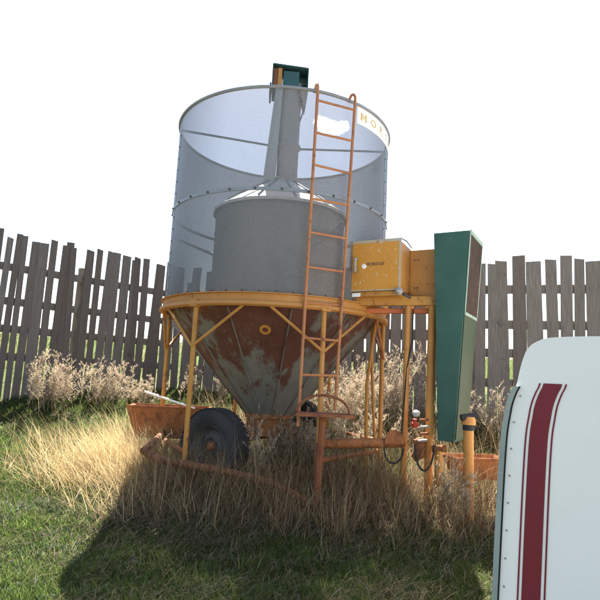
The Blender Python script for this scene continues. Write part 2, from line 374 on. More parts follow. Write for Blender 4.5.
# ladder: two rails with hooks over the rim
La=Vector((.285,-1.245,0)); Lb=Vector((.665,-1.10,0)); nrm=Vector((.36,-.93,0))
lad=empty('ladder',(0,0,0)); lad.parent=D.e; lad.location=-D.loc
def lx(P,z): return P+Z*z+Vector(((-.03 if P is La else -.08)*(3.9-z)/3,0,0))
for P,zb in ((La,.80),(Lb,.95)):
    pts=[lx(P,zb),P+Z*3.93]
    inn=Vector((P.x,P.y,0)).normalized()
    pts+= [P+Z*3.97-inn*.005,P+Z*4.005-inn*.03,P+Z*4.01-inn*.06,P+Z*3.985-inn*.09,P+Z*3.95-inn*.1]
    D.part(MB().tube(pts,.0145,8),'rail',ladder_m,par=lad)
zr=3.825
for k in range(9):
    j=random.uniform(-.006,.006); zk=zr-.322*k
    D.part(MB().tube([lx(La,zk+j),lx(Lb,zk-j)],.0115,7),'rung',ladder_m,par=lad)
# half-round fender hoop on a rusty plate beside the ladder foot
hc=Vector((.46,-1.33,.93))
hoop=[hc+Vector((math.cos(t)*.225,0,math.sin(t)*.15)) for t in np.linspace(0,math.pi,17)]
D.part(MB().tube(hoop,.011,8),'hoop',rust)
D.part(MB().hexa([hc+Vector((-.24,-.1,-.03)),hc+Vector((.26,-.1,-.03)),hc+Vector((.24,.1,-.02)),hc+Vector((-.2,.1,-.02))],[hc+Vector((-.24,-.1,-.005)),hc+Vector((.26,-.1,-.005)),hc+Vector((.24,.1,0)),hc+Vector((-.2,.1,0))]),'step_plate',rust,smooth=False)
D.part(MB().tube([hc+Vector((.0,.02,-.03)),hc+Vector((-.02,.05,-.8))],.03,8),'step_post',rust)
# burner box with door
O=Vector((1.13,-1.2,2.06)); W=.50; H=.465; Dp=.72
B=D.part(MB().hexa([O-u*W,O,O+v*.30,O+v*.30-u*W],[O-u*W+Z*H,O+Z*H,O+Z*(H-.02)+v*.30,O+Z*(H-.02)+v*.30-u*W]),'burner_box',yellow,smooth=False); bevel(B,.012)
bevel(D.part(MB().box(O-u*(W-.02)+v*.303+Z*.02,u*(W+.0),v*.3,Z*(H-.06)),'burner_duct',yellow,smooth=False),.01)
dr=D.part(MB().box(O-u*(W+.006)-v*.022-Z*.0,u*(W+.012),v*.019,Z*(H+.012)),'burner_door',yellow_door,par=B,smooth=False); bevel(dr,.008)
trim_m=worn('scuffed_trim',(.42,.40,.37),(.50,.33,.14),(.28,.12,.06),.55,.08,16,.5)
def edgeframe():
    b=MB(); o=O-u*(W+.01)-v*.0245
    L=W+.02; h=H+.02
    b.box(o+Z*(h-.028),u*L,v*.002,Z*.028); b.box(o-Z*.004+u*(L-.02),u*.02,v*.0021,Z*(h-.026)); b.box(o-Z*.004,u*(L-.022),v*.0018,Z*.012)
    return b
D.part(edgeframe(),'door_trim',trim_m,par=B,smooth=False)
# top lip and small vent hardware on the box
D.part(MB().box(O-u*(W+.01)-v*.02+Z*(H+.014),u*(W+.02),v*.05,Z*.008),'door_trim',trim_m,par=B,smooth=False)
D.part(MB().tube([O+Z*(H+.02)+v*.03,O+Z*(H+.03)+v*.15,O+Z*(H-.0)+v*.31],.006,6),'box_lip',darkm,par=B)
hd0=O-u*(W-.07)-v*.03+Z*.18
D.part(MB().tube([hd0,hd0-v*.03,hd0-v*.03+Z*.13,hd0+Z*.13],.013,8),'door_handle',silver,par=B)
D.part(MB().lathe([(0,0),(.024,0),(.022,.003),(0,.003)],n=20,cen=O-u*(W-.145)-v*.022+Z*.235,axis=-v),'sticker',white_p,par=B)
def place_text(me,name,origin,ux,uz,mat,par,inv):
    for p in me.vertices:
        q=origin+ux*p.co.x+uz*p.co.y+ux.cross(uz)*p.co.z; p.co=q
    me.name=name; me.materials.clear(); me.materials.append(mat)
    o=bpy.data.objects.new(name,me); C.objects.link(o); o.parent=par; return o
me=text_mesh('MORIDGE',.042,.0,.0008)
for p in me.vertices: p.co.x+=p.co.y*.3
place_text(me,'lettering',O-u*(W-.255)-v*.0235+Z*.25,u,(Z+u*.0),ink,B,0)
D.part(MB().box(O-u*(W-.03)-v*.02-Z*.055,u*.085,v*.004,Z*.035),'tag_plate',white_p,par=B,smooth=False)
D.part(MB().box(O-u*(W-.0)+v*.0-Z*.05,u*(W-.02),v*.26,Z*.045),'box_sill',yellow_rust,par=B,smooth=False)
D.part(MB().lathe([(0,0),(.035,0),(.035,.03),(.02,.04),(.012,.07),(0,.07)],n=14,cen=O+u*.0-v*.01-Z*.02,axis=-v),'gas_valve',silver)
D.part(MB().tube([O-Z*.02,O+u*.05-v*.02-Z*.05,O+u*.08+v*.05-Z*.07],.012,6),'gas_pipe',darkm)
# transition duct to the green fan housing, with bolts
T0=O+v*.26+Z*-.03
tdu=D.part(MB().box(T0+u*.0,u*.36,v*.42,Z*.46),'transition_duct',yellow,smooth=False); bevel(tdu,.008)
bp=[(T0+u*(.05+.035*i)+Z*zz,-v) for i in (0,1) for zz in (.09,.36)]
bolts('duct_bolt',bp,.008,.006,darkm,tdu)
# platform beams and posts
bevel(D.part(MB().box((.50,-.80,1.935),Vector((1.0,-.42,0)),(.03,.06,0),(0,0,.085)),'platform_beam',yellow_rust,smooth=False),.005)
bevel(D.part(MB().box((.52,-.70,1.875),Vector((1.0,-.42,0)),(.03,.06,0),(0,0,.045)),'platform_beam',worn('bright_orange_primer',(.62,.17,.06),(.5,.15,.05),(.3,.1,.05),.58,.1,9),smooth=False),.004)
for k,(px,py) in enumerate(((.95,-.62),(1.2,-.75),(1.38,-.82))):
    D.part(MB().box((px,py,2.0),Vector((.05,.0,0)),(.22,.36,0),(0,0,.04)),'cross_beam',yellow_rust,smooth=False)
D.part(MB().tube([(1.24,-1.07,1.935),(1.235,-1.03,.1)],.029,12),'post',yellow)
D.part(MB().tube([(1.445,-1.15,1.935),(1.435,-1.12,.1)],.038,12),'post',yellow)
D.part(MB().tube([(1.06,-.45,1.9),(1.00,-.35,1.2),(1.02,-.3,.3)],.018,8),'post',yellow_rust)
D.part(MB().tube([(1.02,-.42,1.88),(1.06,-.3,1.3),(1.13,-.2,.55)],.015,8),'brace',yellow)
# cable along the post
D.part(MB().tube([(1.28,-1.10,1.9),(1.275,-1.10,1.6),(1.235,-1.08,1.35),(1.215,-1.075,1.0),(1.20,-1.08,.75)],.007,6),'cable',black)
# jack post with a black collar
D.part(MB().tube([(1.64,-1.56,.90),(1.645,-1.56,.05)],.042,14),'jack_post',yellow)
D.part(MB().tube([(1.64,-1.56,.97),(1.64,-1.56,.905)],.058,14),'jack_collar',yellow)
D.part(MB().tube([(1.64,-1.56,.905),(1.64,-1.56,.86)],.047,14),'jack_clamp',black)
D.part(MB().tube([(1.57,-1.58,.96),(1.70,-1.58,.98)],.028,10),'jack_pin',black)
# green fan housing
G=Vector((1.68,-1.45,0)); zt,zb=2.59,.74
g=MB().hexa([G-u*.26+Z*zb,G-u*.115+Z*zb,G-u*.115+v*.46+Z*zb,G-u*.26+v*.46+Z*zb],[G-u*.32+Z*zt,G+Z*zt,G+v*.53+Z*zt,G-u*.32+v*.53+Z*zt])
# top skin of the left face is green, the right side is faded: separate panel for the right
gh=D.part(g,'fan_housing',green,smooth=False); bevel(gh,.006)
def gp(s,z):      # point on the right side of the housing: s along v 0..1
    t=(z-zb)/(zt-zb); return G+u*(-.115*(1-t)+.003)+v*((.46+.07*t)*s)+Z*z
def panel(s0,s1,z0,z1,off,th):
    b=MB(); n=u*th; o=u*off
    a=[gp(s0,z0)+o,gp(s1,z0)+o,gp(s1,z1)+o,gp(s0,z1)+o]
    return b.hexa(a,[p+n for p in a])
D.part(panel(.02,.98,zb+.02,1.84,.001,.004),'side_panel',green_old,par=gh,smooth=False)
D.part(panel(.04,.96,1.86,zt-.03,-.002,.003),'grille_back',worn('dark_radiator',(.05,.032,.027),(.035,.025,.022),(.13,.06,.04),.5,.1,7,.8),par=gh,smooth=False)
for k in range(13):
    z=zb+.08+k*.142; t=(z-zb)/(zt-zb)
    for s_ in (.022,):
        p=G+u*(-.26*(1-t)-.32*t+s_)+Z*z; D.part(MB().lathe([(.007,-.002),(.006,.004),(0,.005)],n=10,cen=p,axis=-v),'rivet',green,par=gh)
gr=MB()
for i in range(46):
    z=1.87+i*.0151
    if z>zt-.04: break
    gr.tube([gp(.04,z)+u*.006,gp(.96,z)+u*.006],.0022,4)
for i in range(22):
    s=.04+.92*i/21; gr.tube([gp(s,1.86)+u*.008,gp(s,zt-.03)+u*.008],.0022,4)
D.part(gr,'grille',worn('grille_wire',(.10,.07,.055),(.07,.055,.045),(.2,.1,.06),.5,.1,9,.6),par=gh)
fr=MB()
for s0,s1,z0,z1 in ((0,.04,1.84,zt),(.96,1.0,1.84,zt),(.0,1.0,zt-.03,zt+.006),(0,1,1.835,1.86)):
    fr.add(panel(s0,s1,z0,z1,.0025+.001*(z0>2),.008).v,[(3,2,1,0),(4,5,6,7),(0,1,5,4),(1,2,6,5),(2,3,7,6),(3,0,4,7)])
D.part(fr,'grille_frame',worn('faded_green_trim',(.30,.36,.30),(.22,.30,.24),(.12,.16,.1),.56,.1,9,.6),par=gh,smooth=False)
# fittings and hoses in front of the posts
D.part(MB().lathe([(0,0),(.02,0),(.034,.02),(.034,.04),(.018,.055),(.018,.07),(.024,.075),(0,.08)],n=16,cen=(1.30,-1.16,.83)),'gas_regulator',redp)
D.part(MB().lathe([(0,0),(.032,0),(.036,.02),(.02,.04),(0,.045)],n=16,cen=(1.305,-1.18,.945),axis=(-.2,-.6,.7)),'pressure_gauge',silver)
for k,(x,z) in enumerate(((1.36,.90),(1.37,.84),(1.365,.78),(1.35,.72))):
    D.part(MB().tube([(x-.03,-1.2,z),(x+.05,-1.2,z+.01)],.011,8),'pipe_fitting',silver if k%2 else rust)
D.part(MB().tube([(1.35,-1.13,.74),(1.355,-1.13,.70),(1.35,-1.13,.60),(1.30,-1.12,.56)],[.03,.055,.06,.035],12),'pump_body',rail_m)
D.part(MB().tube([(1.29,-1.17,.71),(1.40,-1.17,.72)],.02,8),'pipe_coupling',rust)
D.part(MB().tube([(1.44,-1.22,.66),(1.56,-1.24,.67)],.03,10),'pipe_coupling',rust_or)
D.part(MB().tube([(1.50,-1.22,.66),(1.50,-1.22,.35)],.035,10),'frame_post',yellow_rust)
hp_=[Vector((1.13,-1.22,.66))+Vector((math.cos(t)*.17 if math.cos(t)>0 else math.cos(t)*.17,0,.16*math.sin(t)-.02)) for t in np.linspace(-.0,-math.pi,12)]
disc=MB(); dv=[Vector((1.10,-1.25,.69))]+[Vector((1.10+math.cos(t)*.085,-1.25,.69+math.sin(t)*.12)) for t in np.linspace(0,math.pi,13)]
vs=dv+[p+Vector((0,.02,0)) for p in dv]; n_=len(dv)
disc.add(vs,[tuple(range(n_)),tuple(range(2*n_-1,n_-1,-1))]+[(i,(i+1)%n_,(i+1)%n_+n_,i+n_) for i in range(n_)])
D.part(disc,'sprocket_guard',rust_or,smooth=False)
for cx,w,dz,z0 in ((1.09,.085,.13,.66),(1.36,.085,.22,.70)):
    D.part(MB().tube([(cx+math.cos(t)*w,-1.27,z0+math.sin(t)*dz) for t in np.linspace(0,-math.pi,15)],.009,7),'hose',black)
# wheels
def wheel(c,ax):
    c=Vector(c); ax=Vector(ax).normalized()
    w=D.part(MB().lathe([(.0,-.03),(.07,-.03),(.08,-.05),(.14,-.02),(.175,-.05),(.19,-.085),(.20,-.08),(.185,0),(.20,.08),(.19,.085),(.17,.04),(0,.03)],n=40,cen=c,axis=ax),'wheel',darkm)
    prof=[(.19,-.08),(.215,-.098),(.27,-.105),(.325,-.09),(.345,-.06),(.352,0),(.345,.06),(.325,.09),(.27,.105),(.215,.098),(.19,.08)]
    D.part(MB().lathe(prof,n=56,cen=c,axis=ax),'tyre',rubber,par=w)
    for k in range(44):
        a=k*2*math.pi/44; tx=(Z.cross(ax)).normalized(); dd=tx*math.cos(a)+Z*math.sin(a); tt=-tx*math.sin(a)+Z*math.cos(a)
        tr_=MB().box(c+dd*.344-tt*.012-ax*.075,tt*.036,ax*.15,dd*.009) if k==0 else tr_.box(c+dd*.344-tt*.012-ax*.075,tt*.036,ax*.15,dd*.009)
    D.part(tr_,'tread',rubber,par=w,smooth=False)
    D.part(MB().lathe([(0,-.08),(.03,-.08),(.04,-.06),(.045,-.03)],n=20,cen=c,axis=ax),'hub',rust,par=w)
    x=Vector((0,0,1)).cross(ax).normalized()
    for k in range(5):
        a=k*2*math.pi/5; d=x*math.cos(a)+Z*math.sin(a); D.part(MB().tube([c+d*.06-ax*.055,c+d*.06-ax*.025],.008,6),'wheel_nut',darkm,par=w)
wheel((-.50,-.76,.545),v); wheel((.34,.57,.62),v)
D.part(MB().tube([(-.50,-.76,.545),(.34,.57,.62)],.03,8),'axle',rust)
# loose pink panel leaning inside the frame near the wheel
D.part(MB().hexa([(-.70,-.3,.70),(-.45,-.25,.66),(-.43,-.2,.68),(-.68,-.25,.72)],[(-.72,-.3,.80),(-.47,-.25,.76),(-.45,-.2,.78),(-.70,-.25,.82)]),'frame_bracket',ladder_m,smooth=False)

# ------------------------------------------------------------------ troughs lying in the grass
def trough(name,o,L,w,h,ax,label,mat,pipe,tilt=0.):
    o=Vector(o); a=Vector((math.cos(ax),math.sin(ax),tilt)); c=Vector((-math.sin(ax),math.cos(ax),0)); t=.012
    T=Thing(name,o,label,'trough')
    b=MB(); e=.16*L
    p=[o+c*-w*.3,o+a*L+c*-w*.3,o+a*L+c*w*.3,o+c*w*.3]
    q=[o-a*e-c*w*.5+Z*h,o+a*(L+e)-c*w*.5+Z*h,o+a*(L+e)+c*w*.5+Z*h,o-a*e+c*w*.5+Z*h]
    pi=[x.lerp((p[0]+p[2])/2,.06)+Z*t for x in p]; qi=[x.lerp((q[0]+q[2])/2,.06)+Z*.0 for x in q]
    b.add(p+q+pi+qi,[(3,2,1,0),(0,1,5,4),(1,2,6,5),(2,3,7,6),(3,0,4,7),(8,9,10,11),(9,8,12,13),(10,9,13,14),(11,10,14,15),(8,11,15,12),(4,5,13,12),(5,6,14,13),(6,7,15,14),(7,4,12,15)])
    T.part(b,'tray',mat,smooth=False)
    lip=MB(); lip.tube([q[0],q[1],q[2],q[3]],.011,6,closed=True); T.part(lip,'lip',mat)
    if pipe: T.part(MB().tube(pipe,.011,8),'pipe',white_p)
    return T
g0=float(gz(-1.3,.3))
trough('metal_trough',(-1.46,.28,g0+.17),.68,.42,.34,.05,'orange rusty metal trough with a white pipe across it, left of the wheel',rust_or,[(-1.36,.0,.99),(-.80,-.04,.84)])
trough('metal_trough',(1.78,-.85,.36),.42,.30,.2,.15,'orange rusty metal trough in dry grass right of the green fan housing',rust_or,None)

# ------------------------------------------------------------------ fence
def fence(P0,P1,wr,gap,htop,label,railz,jit=.05,seed=1,miss=0.0,rh=.11,rise=0.):
    r=random.Random(seed); P0=Vector((*P0,0)); P1=Vector((*P1,0)); d=(P1-P0); L=d.length; d.normalize(); n=Vector((d.y,-d.x,0))
    if n.y>0: n=-n
    T=Thing('board_fence',(P0.x,P0.y,float(gz(P0.x,P0.y))),label,'fence','weathered board fence round the yard')
    b=MB(); tints=[]; s=0
    while s<L:
        w=r.uniform(*wr); 
        if r.random()<miss: s+=w*.7; continue
        p=P0+d*s; top=htop+rise*s/L+r.uniform(-jit,jit)+( -.12 if r.random()<.08 else 0); z0=float(gz(p.x,p.y))-.05
        lean=r.gauss(0,.03)+( .13 if r.random()<.05 else 0); tw=r.uniform(-.008,.008); th=.022; off=r.uniform(0,.006)
        base=p+n*(.045+off); tp=p+d*lean+n*(.045+off+tw); cut=r.uniform(-.02,.02); w2=w*r.uniform(.93,1)
        mid=(base+tp)/2+d*r.uniform(-.012,.012); zm=(z0+top)/2; nn=n*th; v0=len(b.v)
        vs=[]
        for q,z,ww,cc in ((base,z0,w,0),(mid,zm,w,0),(tp,top,w2,cut)):
            vs+=[q+Z*(z-cc/2),q+d*ww+Z*(z+cc/2),q+d*ww+nn+Z*(z+cc/2),q+nn+Z*(z-cc/2)]
        b.add(vs,[(3,2,1,0),(0,1,5,4),(1,2,6,5),(2,3,7,6),(3,0,4,7),(4,5,9,8),(5,6,10,9),(6,7,11,10),(7,4,8,11),(8,9,10,11)])
        tints+=[r.random()*.8]*12
        s+=w+r.uniform(*gap)
    o=T.part(b,'board_panel',wood,smooth=False)
    at=o.data.attributes.new('tint','FLOAT','POINT'); at.data.foreach_set('value',tints)
    for zz in railz:
        T.part(MB().box(P0+Z*(zz-rh/2),d*L,n*.04,Z*rh),'rail',wood,smooth=False)
    k=0.0
    while k<L+.1:
        p=P0+d*min(k,L); z0=float(gz(p.x,p.y))
        T.part(MB().tube([p-n*.07+Z*(z0-.1),p-n*.07+Z*(htop-.22)],[.065,.055],10),'post',wood); k+=2.4
    return T
fence((-6.6,-.55),(-1.75,4.05),(.075,.165),(.006,.042),3.03,'grey weathered fence of narrow gappy upright boards left of the dryer',(2.62,2.12,1.72,1.32),.06,3,rise=.14)
fence((-1.65,4.1),(3.05,2.2),(.10,.21),(.01,.035),3.12,'dark weathered fence behind the dryer hopper, boards on three rails',(2.5,2.0,1.62,1.28),.07,5,rh=.17)
fence((3.08,2.17),(7.4,.4),(.13,.24),(.01,.032),3.18,'wide-boarded weathered fence right of the green fan housing',(2.72,2.18,1.75,1.3),.07,8,rh=.13)
# timber leaning on the fence
tm=Thing('fence_plank',(-1.4,3.5,.8),'pale grey plank leaning against the fence left of the hopper','plank')
tm.part(MB().box((-1.75,2.9,2.05),(1.25,-.3,-1.15),(.02,.04,.0),(.08,0,.13)),'plank_board',wood,smooth=False)

# ------------------------------------------------------------------ white camper at the right edge
cu_=Vector((math.cos(R_(-32)),math.sin(R_(-32)),0)); cv=Vector((-cu_.y,cu_.x,0))
V0=Vector((.915,-3.83,0))
prof=[(-.005,.10),(.0,.3),(.012,.55),(.028,.85),(.040,1.02),(.052,1.10),(.062,1.15),(.078,1.195),(.092,1.225),(.104,1.28),(.116,1.325),(.135,1.37),(.17,1.40),(.24,1.418),(.5,1.425),(.9,1.43)]
def smoothp(p):
    o=[]
    for i in range(len(p)-1):
        a,b,c,d=[np.array(p[max(0,min(len(p)-1,j))]) for j in (i-1,i,i+1,i+2)]
        for t in np.arange(0,1,.2): o.append(tuple(.5*((2*b)+(c-a)*t+(2*a-5*b+4*c-d)*t*t+(3*b-a-3*c+d)*t**3)))
    return o+[p[-1]]
prof=smoothp(prof); PW=2.1
def camper():
    full=[(a,z) for a,z in prof]+[(PW-a,z) for a,z in reversed(prof)]
    T=Thing('camping_trailer',tuple(V0),'low white camping trailer with maroon stripes and grey-green corner seal at the right edge','trailer')
    def solid(pr,y0,y1,m=None):
        b=MB(); n=len(pr); vs=[V0+cu_*a+cv*y0+Z*z for a,z in pr]+[V0+cu_*a+cv*y1+Z*z for a,z in pr]
        b.add(vs,[tuple(range(n)),tuple(range(2*n-1,n-1,-1))]+[((i+1)%n,i,i+n,(i+1)%n+n) for i in range(n)]); return b
    body=T.part(solid([(a,max(z,.30)) for a,z in full],.0,3.8),'body',white_p,ang=30)
    def strip(o0,o1,y0,y1,pr,zlo=.30,zhi=9):
        pts=[(a,z) for a,z in pr if zlo<=z<=zhi]; b=MB(); n=len(pts); vs=[]
        for a,z in pts:
            for oo,yy in ((o0,y0),(o1,y0),(o1,y1),(o0,y1)): vs.append(V0+cu_*(a+oo)+cv*yy+Z*z)
        fs=[]
        for i in range(n-1):
            for k in range(4): l=(k+1)%4; fs.append((i*4+k,i*4+l,i*4+4+l,i*4+4+k))
        fs+=[(3,2,1,0),tuple((n-1)*4+k for k in range(4))]
        return b.add(vs,fs)
    T.part(strip(-.008,.0125,-.014,.03,prof,.2,1.22),'corner_seal',seal)
    T.part(strip(.013,.018,-.006,.01,prof,.2,1.22),'seam_gap',black)
    T.part(strip(.082,.088,-.003,.004,prof,.2,1.24),'stripe',maroon)
    T.part(strip(.098,.165,-.003,.004,[(a,z) for a,z in prof],.2,1.24),'stripe',maroon)
    T.part(strip(.176,.182,-.003,.004,prof,.2,1.24),'stripe',maroon)
    for k in range(9):
        z=.34+k*.105; aa=float(np.interp(z,[q[1] for q in prof],[q[0] for q in prof]))+.034
        p=V0+cu_*aa+Z*z; T.part(MB().lathe([(.0045,-.001),(.004,.003),(0,.004)],n=10,cen=p,axis=-cv),'rivet',silver)
    for a in (.28,PW-.28):
        for y in (.7,3.1):
            c=V0+cu_*a+cv*y+Z*.33
            w=T.part(MB().lathe([(0,-.1),(.17,-.1),(.2,-.09),(.2,.09),(0,.1)],n=32,cen=c,axis=cu_),'wheel',silver)
            T.part(MB().lathe([(.19,-.1),(.25,-.11),(.31,-.1),(.325,0),(.31,.1),(.25,.11),(.19,.1)],n=40,cen=c,axis=cu_),'tyre',rubber,par=w)
camper()

# ------------------------------------------------------------------ vegetation (blades as real faces)
def blades(name,P,L,Wd,az,lean,curl,tint,mat,seg=3,**k):
    """P base (n,3), L length, Wd width, az direction it leans, lean start angle from vertical, curl extra angle at tip"""
    n=len(P); V=np.zeros((n,seg*2+1,3)); side=np.stack([-np.sin(az+.6),np.cos(az+.6),np.zeros(n)],1)
    cur=P.copy(); 
    for i in range(seg+1):
        w=Wd*(1-(i/seg)**1.5)*.5
        if i<seg: V[:,2*i]=cur-side*w[:,None]; V[:,2*i+1]=cur+side*w[:,None]
        else: V[:,2*i]=cur
        a=lean+curl*(i+.5)/seg
        step=np.stack([np.sin(a)*np.cos(az),np.sin(a)*np.sin(az),np.cos(a)],1)*(L/seg)[:,None]; cur=cur+step
    nv=seg*2+1; base=(np.arange(n)*nv)[:,None]
    quads=np.concatenate([base+np.array([2*i,2*i+1,2*i+3,2*i+2]) for i in range(seg-1)],1).reshape(-1,4)
    tris=(base+np.array([2*seg-2,2*seg-1,2*seg]))
    me=bpy.data.meshes.new(name); me.vertices.add(n*nv); me.vertices.foreach_set('co',V.ravel().astype(np.float32))
    nl=quads.size+tris.size; me.loops.add(nl); me.loops.foreach_set('vertex_index',np.concatenate([quads.ravel(),tris.ravel()]).astype(np.int32))
    npg=len(quads)+len(tris); me.polygons.add(npg)
    st=np.concatenate([np.arange(len(quads))*4,len(quads)*4+np.arange(len(tris))*3]).astype(np.int32); me.polygons.foreach_set('loop_start',st)
    me.update(calc_edges=True); me.validate()
    at=me.attributes.new('tint','FLOAT','POINT'); at.data.foreach_set('value',np.repeat(np.clip(tint,0,1),nv).astype(np.float32))
    me.materials.append(mat); o=bpy.data.objects.new(name,me); C.objects.link(o); tag(o,**k); return o
def vnoise(x,y,s,seed):     # cheap smooth noise
    r=np.random.default_rng(seed); t=0
    for _ in range(7):
        a=r.uniform(0,6.28); f=s*r.uniform(.6,1.8); t=t+np.sin(x*f*np.cos(a)+y*f*np.sin(a)+r.uniform(0,6.28))
    return t/7*1.6
CY=-6.065
def scatter(n,dmin,dmax,power=1.0,half=.66):
    t=rng.uniform(0,1,n); d=dmin*(dmax/dmin)**t if power==1 else np.sqrt(dmin**2+(dmax**2-dmin**2)*t)
    x=rng.uniform(-half,half,n)*d*1.05+.04*d; y=CY+d; return x,y,d
def infront(x,y):           # on the yard side of the fence
    return (y< 4.05+(x+1.75)*.948-.1)&(y<4.1-(x+1.65)*.405-.1)
# short green grass
x,y,d=scatter(330000,2.1,10.6); m=infront(x,y); x,y,d=x[m],y[m],d[m]
den=vnoise(x,y,2.4,1)+.5*vnoise(x,y,9,2)
centre=np.exp(-((x-.15)**2/1.3+(y+.7)**2/.9))         # little green under the machine
front=np.exp(-((x-.0)**2/.6+(y+1.9)**2/.35))
keep=rng.uniform(-1,1,len(x))<den*.6+.75-1.3*centre-.6*front; x,y,d,den=x[keep],y[keep],d[keep],den[keep]
n=len(x); tuft=vnoise(x,y,14,5)
P=np.stack([x,y,gz(x,y)-.005],1); L=(.05+.045*rng.random(n)+.03*np.clip(tuft,0,1))*(1+.15*np.maximum(0,(d-4)/4))
blades('grass',P,L,(.0035+.0022*rng.random(n))*(.75+.11*d),rng.uniform(0,6.28,n),rng.uniform(.05,.7,n),rng.uniform(.2,1.2,n),.42+.22*rng.standard_normal(n)+.12*tuft,grass_m,label='short green grass of the yard, in shade before the dryer and sunlit on the left',cat='grass',kind='stuff')
# flat dead thatch mixed in
x,y,d=scatter(95000,2.1,9.5); m=infront(x,y); x,y,d=x[m],y[m],d[m]
den=vnoise(x,y,2.0,21)+.6*vnoise(x,y,6,22)+1.3*np.exp(-((x-.1)**2/1.5+(y+1.6)**2/.6))-.9*np.clip((-.95-x)/.4,0,1)
keep=(rng.uniform(-1,1,len(x))<den*.8+.02); x,y,d=x[keep],y[keep],d[keep]; n=len(x)
P=np.stack([x,y,gz(x,y)+.01+.03*rng.random(n)],1)
blades('dead_grass',P,(.05+.09*rng.random(n))*(1+1.3*np.exp(-((P[:,1]+1.75)/.38)**2)*(P[:,0]>-1.2)),(.0026+.002*rng.random(n))*(.75+.1*d),rng.uniform(0,6.28,n),rng.uniform(.6,1.4,n),rng.uniform(.2,1.2,n),rng.random(n),thatch_m,label='flattened dead grass and thatch among the green blades',cat='dead grass',kind='stuff')
# tall straw round and under the machine
cl=[]
def clump(cx,cy,sx,sy,n,Lm): cl.append((cx,cy,sx,sy,n,Lm))
clump(.35,-1.15,.75,.20,5200,.50); clump(-.75,-.95,.30,.22,2500,.45); clump(1.5,-1.25,.55,.25,3600,.42); clump(.2,-.5,1.0,.5,4200,.42)
clump(2.2,-.9,.5,.35,2400,.36); clump(-.1,-1.4,.6,.12,1500,.36); clump(.9,.6,.9,.5,2600,.45); clump(2.6,1.0,.7,.5,1800,.4)
clump(-.45,-1.18,.3,.08,1300,.42); clump(.3,-1.5,.8,.25,1500,.30); clump(-.6,-1.6,.6,.25,700,.26); clump(1.2,-1.9,.6,.3,900,.26); clump(-2.1,-.9,.5,.5,700,.25); clump(1.15,-1.5,.35,.1,1300,.40); clump(-.35,.4,.6,.5,1800,.4)
xs=[];ys=[];Ls=[]
for cx,cy,sx,sy,n,Lm in cl:
    n=int(n*.56)
    k=max(3,n//22); tx=cx+sx*rng.standard_normal(k); ty=cy+sy*1.5*rng.standard_normal(k); id_=rng.integers(0,k,n)
    xs.append(tx[id_]+.09*rng.standard_normal(n)); ys.append(ty[id_]+.09*rng.standard_normal(n)); Ls.append(Lm*(rng.uniform(.35,1.45,k))[id_]*rng.uniform(.6,1.15,n))
x=np.concatenate(xs);y=np.concatenate(ys);L=np.concatenate(Ls); m=infront(x,y)&~((x<-1.25)&(y<-1.2)); x,y,L=x[m],y[m],L[m]; n=len(x)
P=np.stack([x,y,gz(x,y)-.01],1)
L=L*np.interp(P[:,1],[-2.1,-1.3],[.4,1.15])
blades('tall_dry_grass',P,L,.003+.003*rng.random(n),rng.uniform(0,6.28,n),np.abs(.36*rng.standard_normal(n)),rng.uniform(.0,1.6,n),rng.beta(1.5,1.8,n),tall_m,seg=4,label='tall dry straw-coloured grass standing round the dryer frame and wheel',cat='tall dry grass',kind='stuff')
# bright lying straw to the left of the wheel, fanning to the left
n=6200; k=300; tx=-1.30+.40*rng.standard_normal(k); ty=-.40+.50*rng.standard_normal(k); id_=rng.integers(0,k,n)
x=tx[id_]+.09*rng.standard_normal(n); y=ty[id_]+.09*rng.standard_normal(n)
P=np.stack([x,y,gz(x,y)+.0+.05*rng.random(n)],1)
az=math.pi+.1+1.1*rng.standard_normal(n)
blades('straw_pile',P,rng.uniform(.18,.55,n),.0028+.0028*rng.random(n),az,rng.uniform(.25,1.25,n),rng.uniform(.1,.8,n),rng.beta(3,2,n),straw_m,seg=4,label='bleached straw fanning out over the lawn left of the wheel',cat='straw',kind='stuff')
# stalks that carry fluffy heads: individual dry weeds
def weed(loc,h,spread,nb,label,seed,mat=weed_m,fluff=1.0,leanx=0,group='dry weeds growing round the yard'):
    r=np.random.default_rng(seed); P=[];L=[];W=[];AZ=[];LE=[];CU=[];T=[]
    def add(p,l,w,az,le,cu,t): P.append(p);L.append(l);W.append(w);AZ.append(az);LE.append(le);CU.append(cu);T.append(t)
    for b in range(nb):
        az=r.uniform(0,6.28); le=abs(r.normal(0,spread)); hh=h*r.uniform(.6,1.1); base=np.array([r.normal(0,.03+.14*(nb>18)),r.normal(0,.03+.1*(nb>18)),0.])
        dx=math.sin(le)*math.cos(az)+leanx; dirv=np.array([dx,math.sin(le)*math.sin(az),math.cos(le)]); dirv/=np.linalg.norm(dirv)
        a2=math.atan2(dirv[1],dirv[0]); l2=math.acos(dirv[2]); add(base,hh,.007,a2,l2,.15,r.uniform(.1,.6))
        for q in range(int(11*fluff)+3):
            t=r.uniform(.25,.98); p=base+dirv*hh*t; aa=r.uniform(0,6.28); ll=h*r.uniform(.10,.26)*(1.2-t*.7); le2=r.uniform(.4,1.0)
            add(p,ll,.0035,aa,le2,-.3,r.uniform(.2,.8))
            dd=np.array([math.sin(le2)*math.cos(aa),math.sin(le2)*math.sin(aa),math.cos(le2)])
            for s in range(int(7*fluff)):
                add(p+dd*ll*r.uniform(.3,1),r.uniform(.018,.045),.0075,r.uniform(0,6.28),r.uniform(0,1.6),r.uniform(0,1),r.uniform(.4,1))
    o=blades('dry_weed',np.array(P),np.array(L),np.array(W),np.array(AZ),np.array(LE),np.array(CU),np.array(T),mat,seg=3,label=label,cat='weed',group=group)
    o.location=(loc[0],loc[1],float(gz(loc[0],loc[1]))-.01); return o
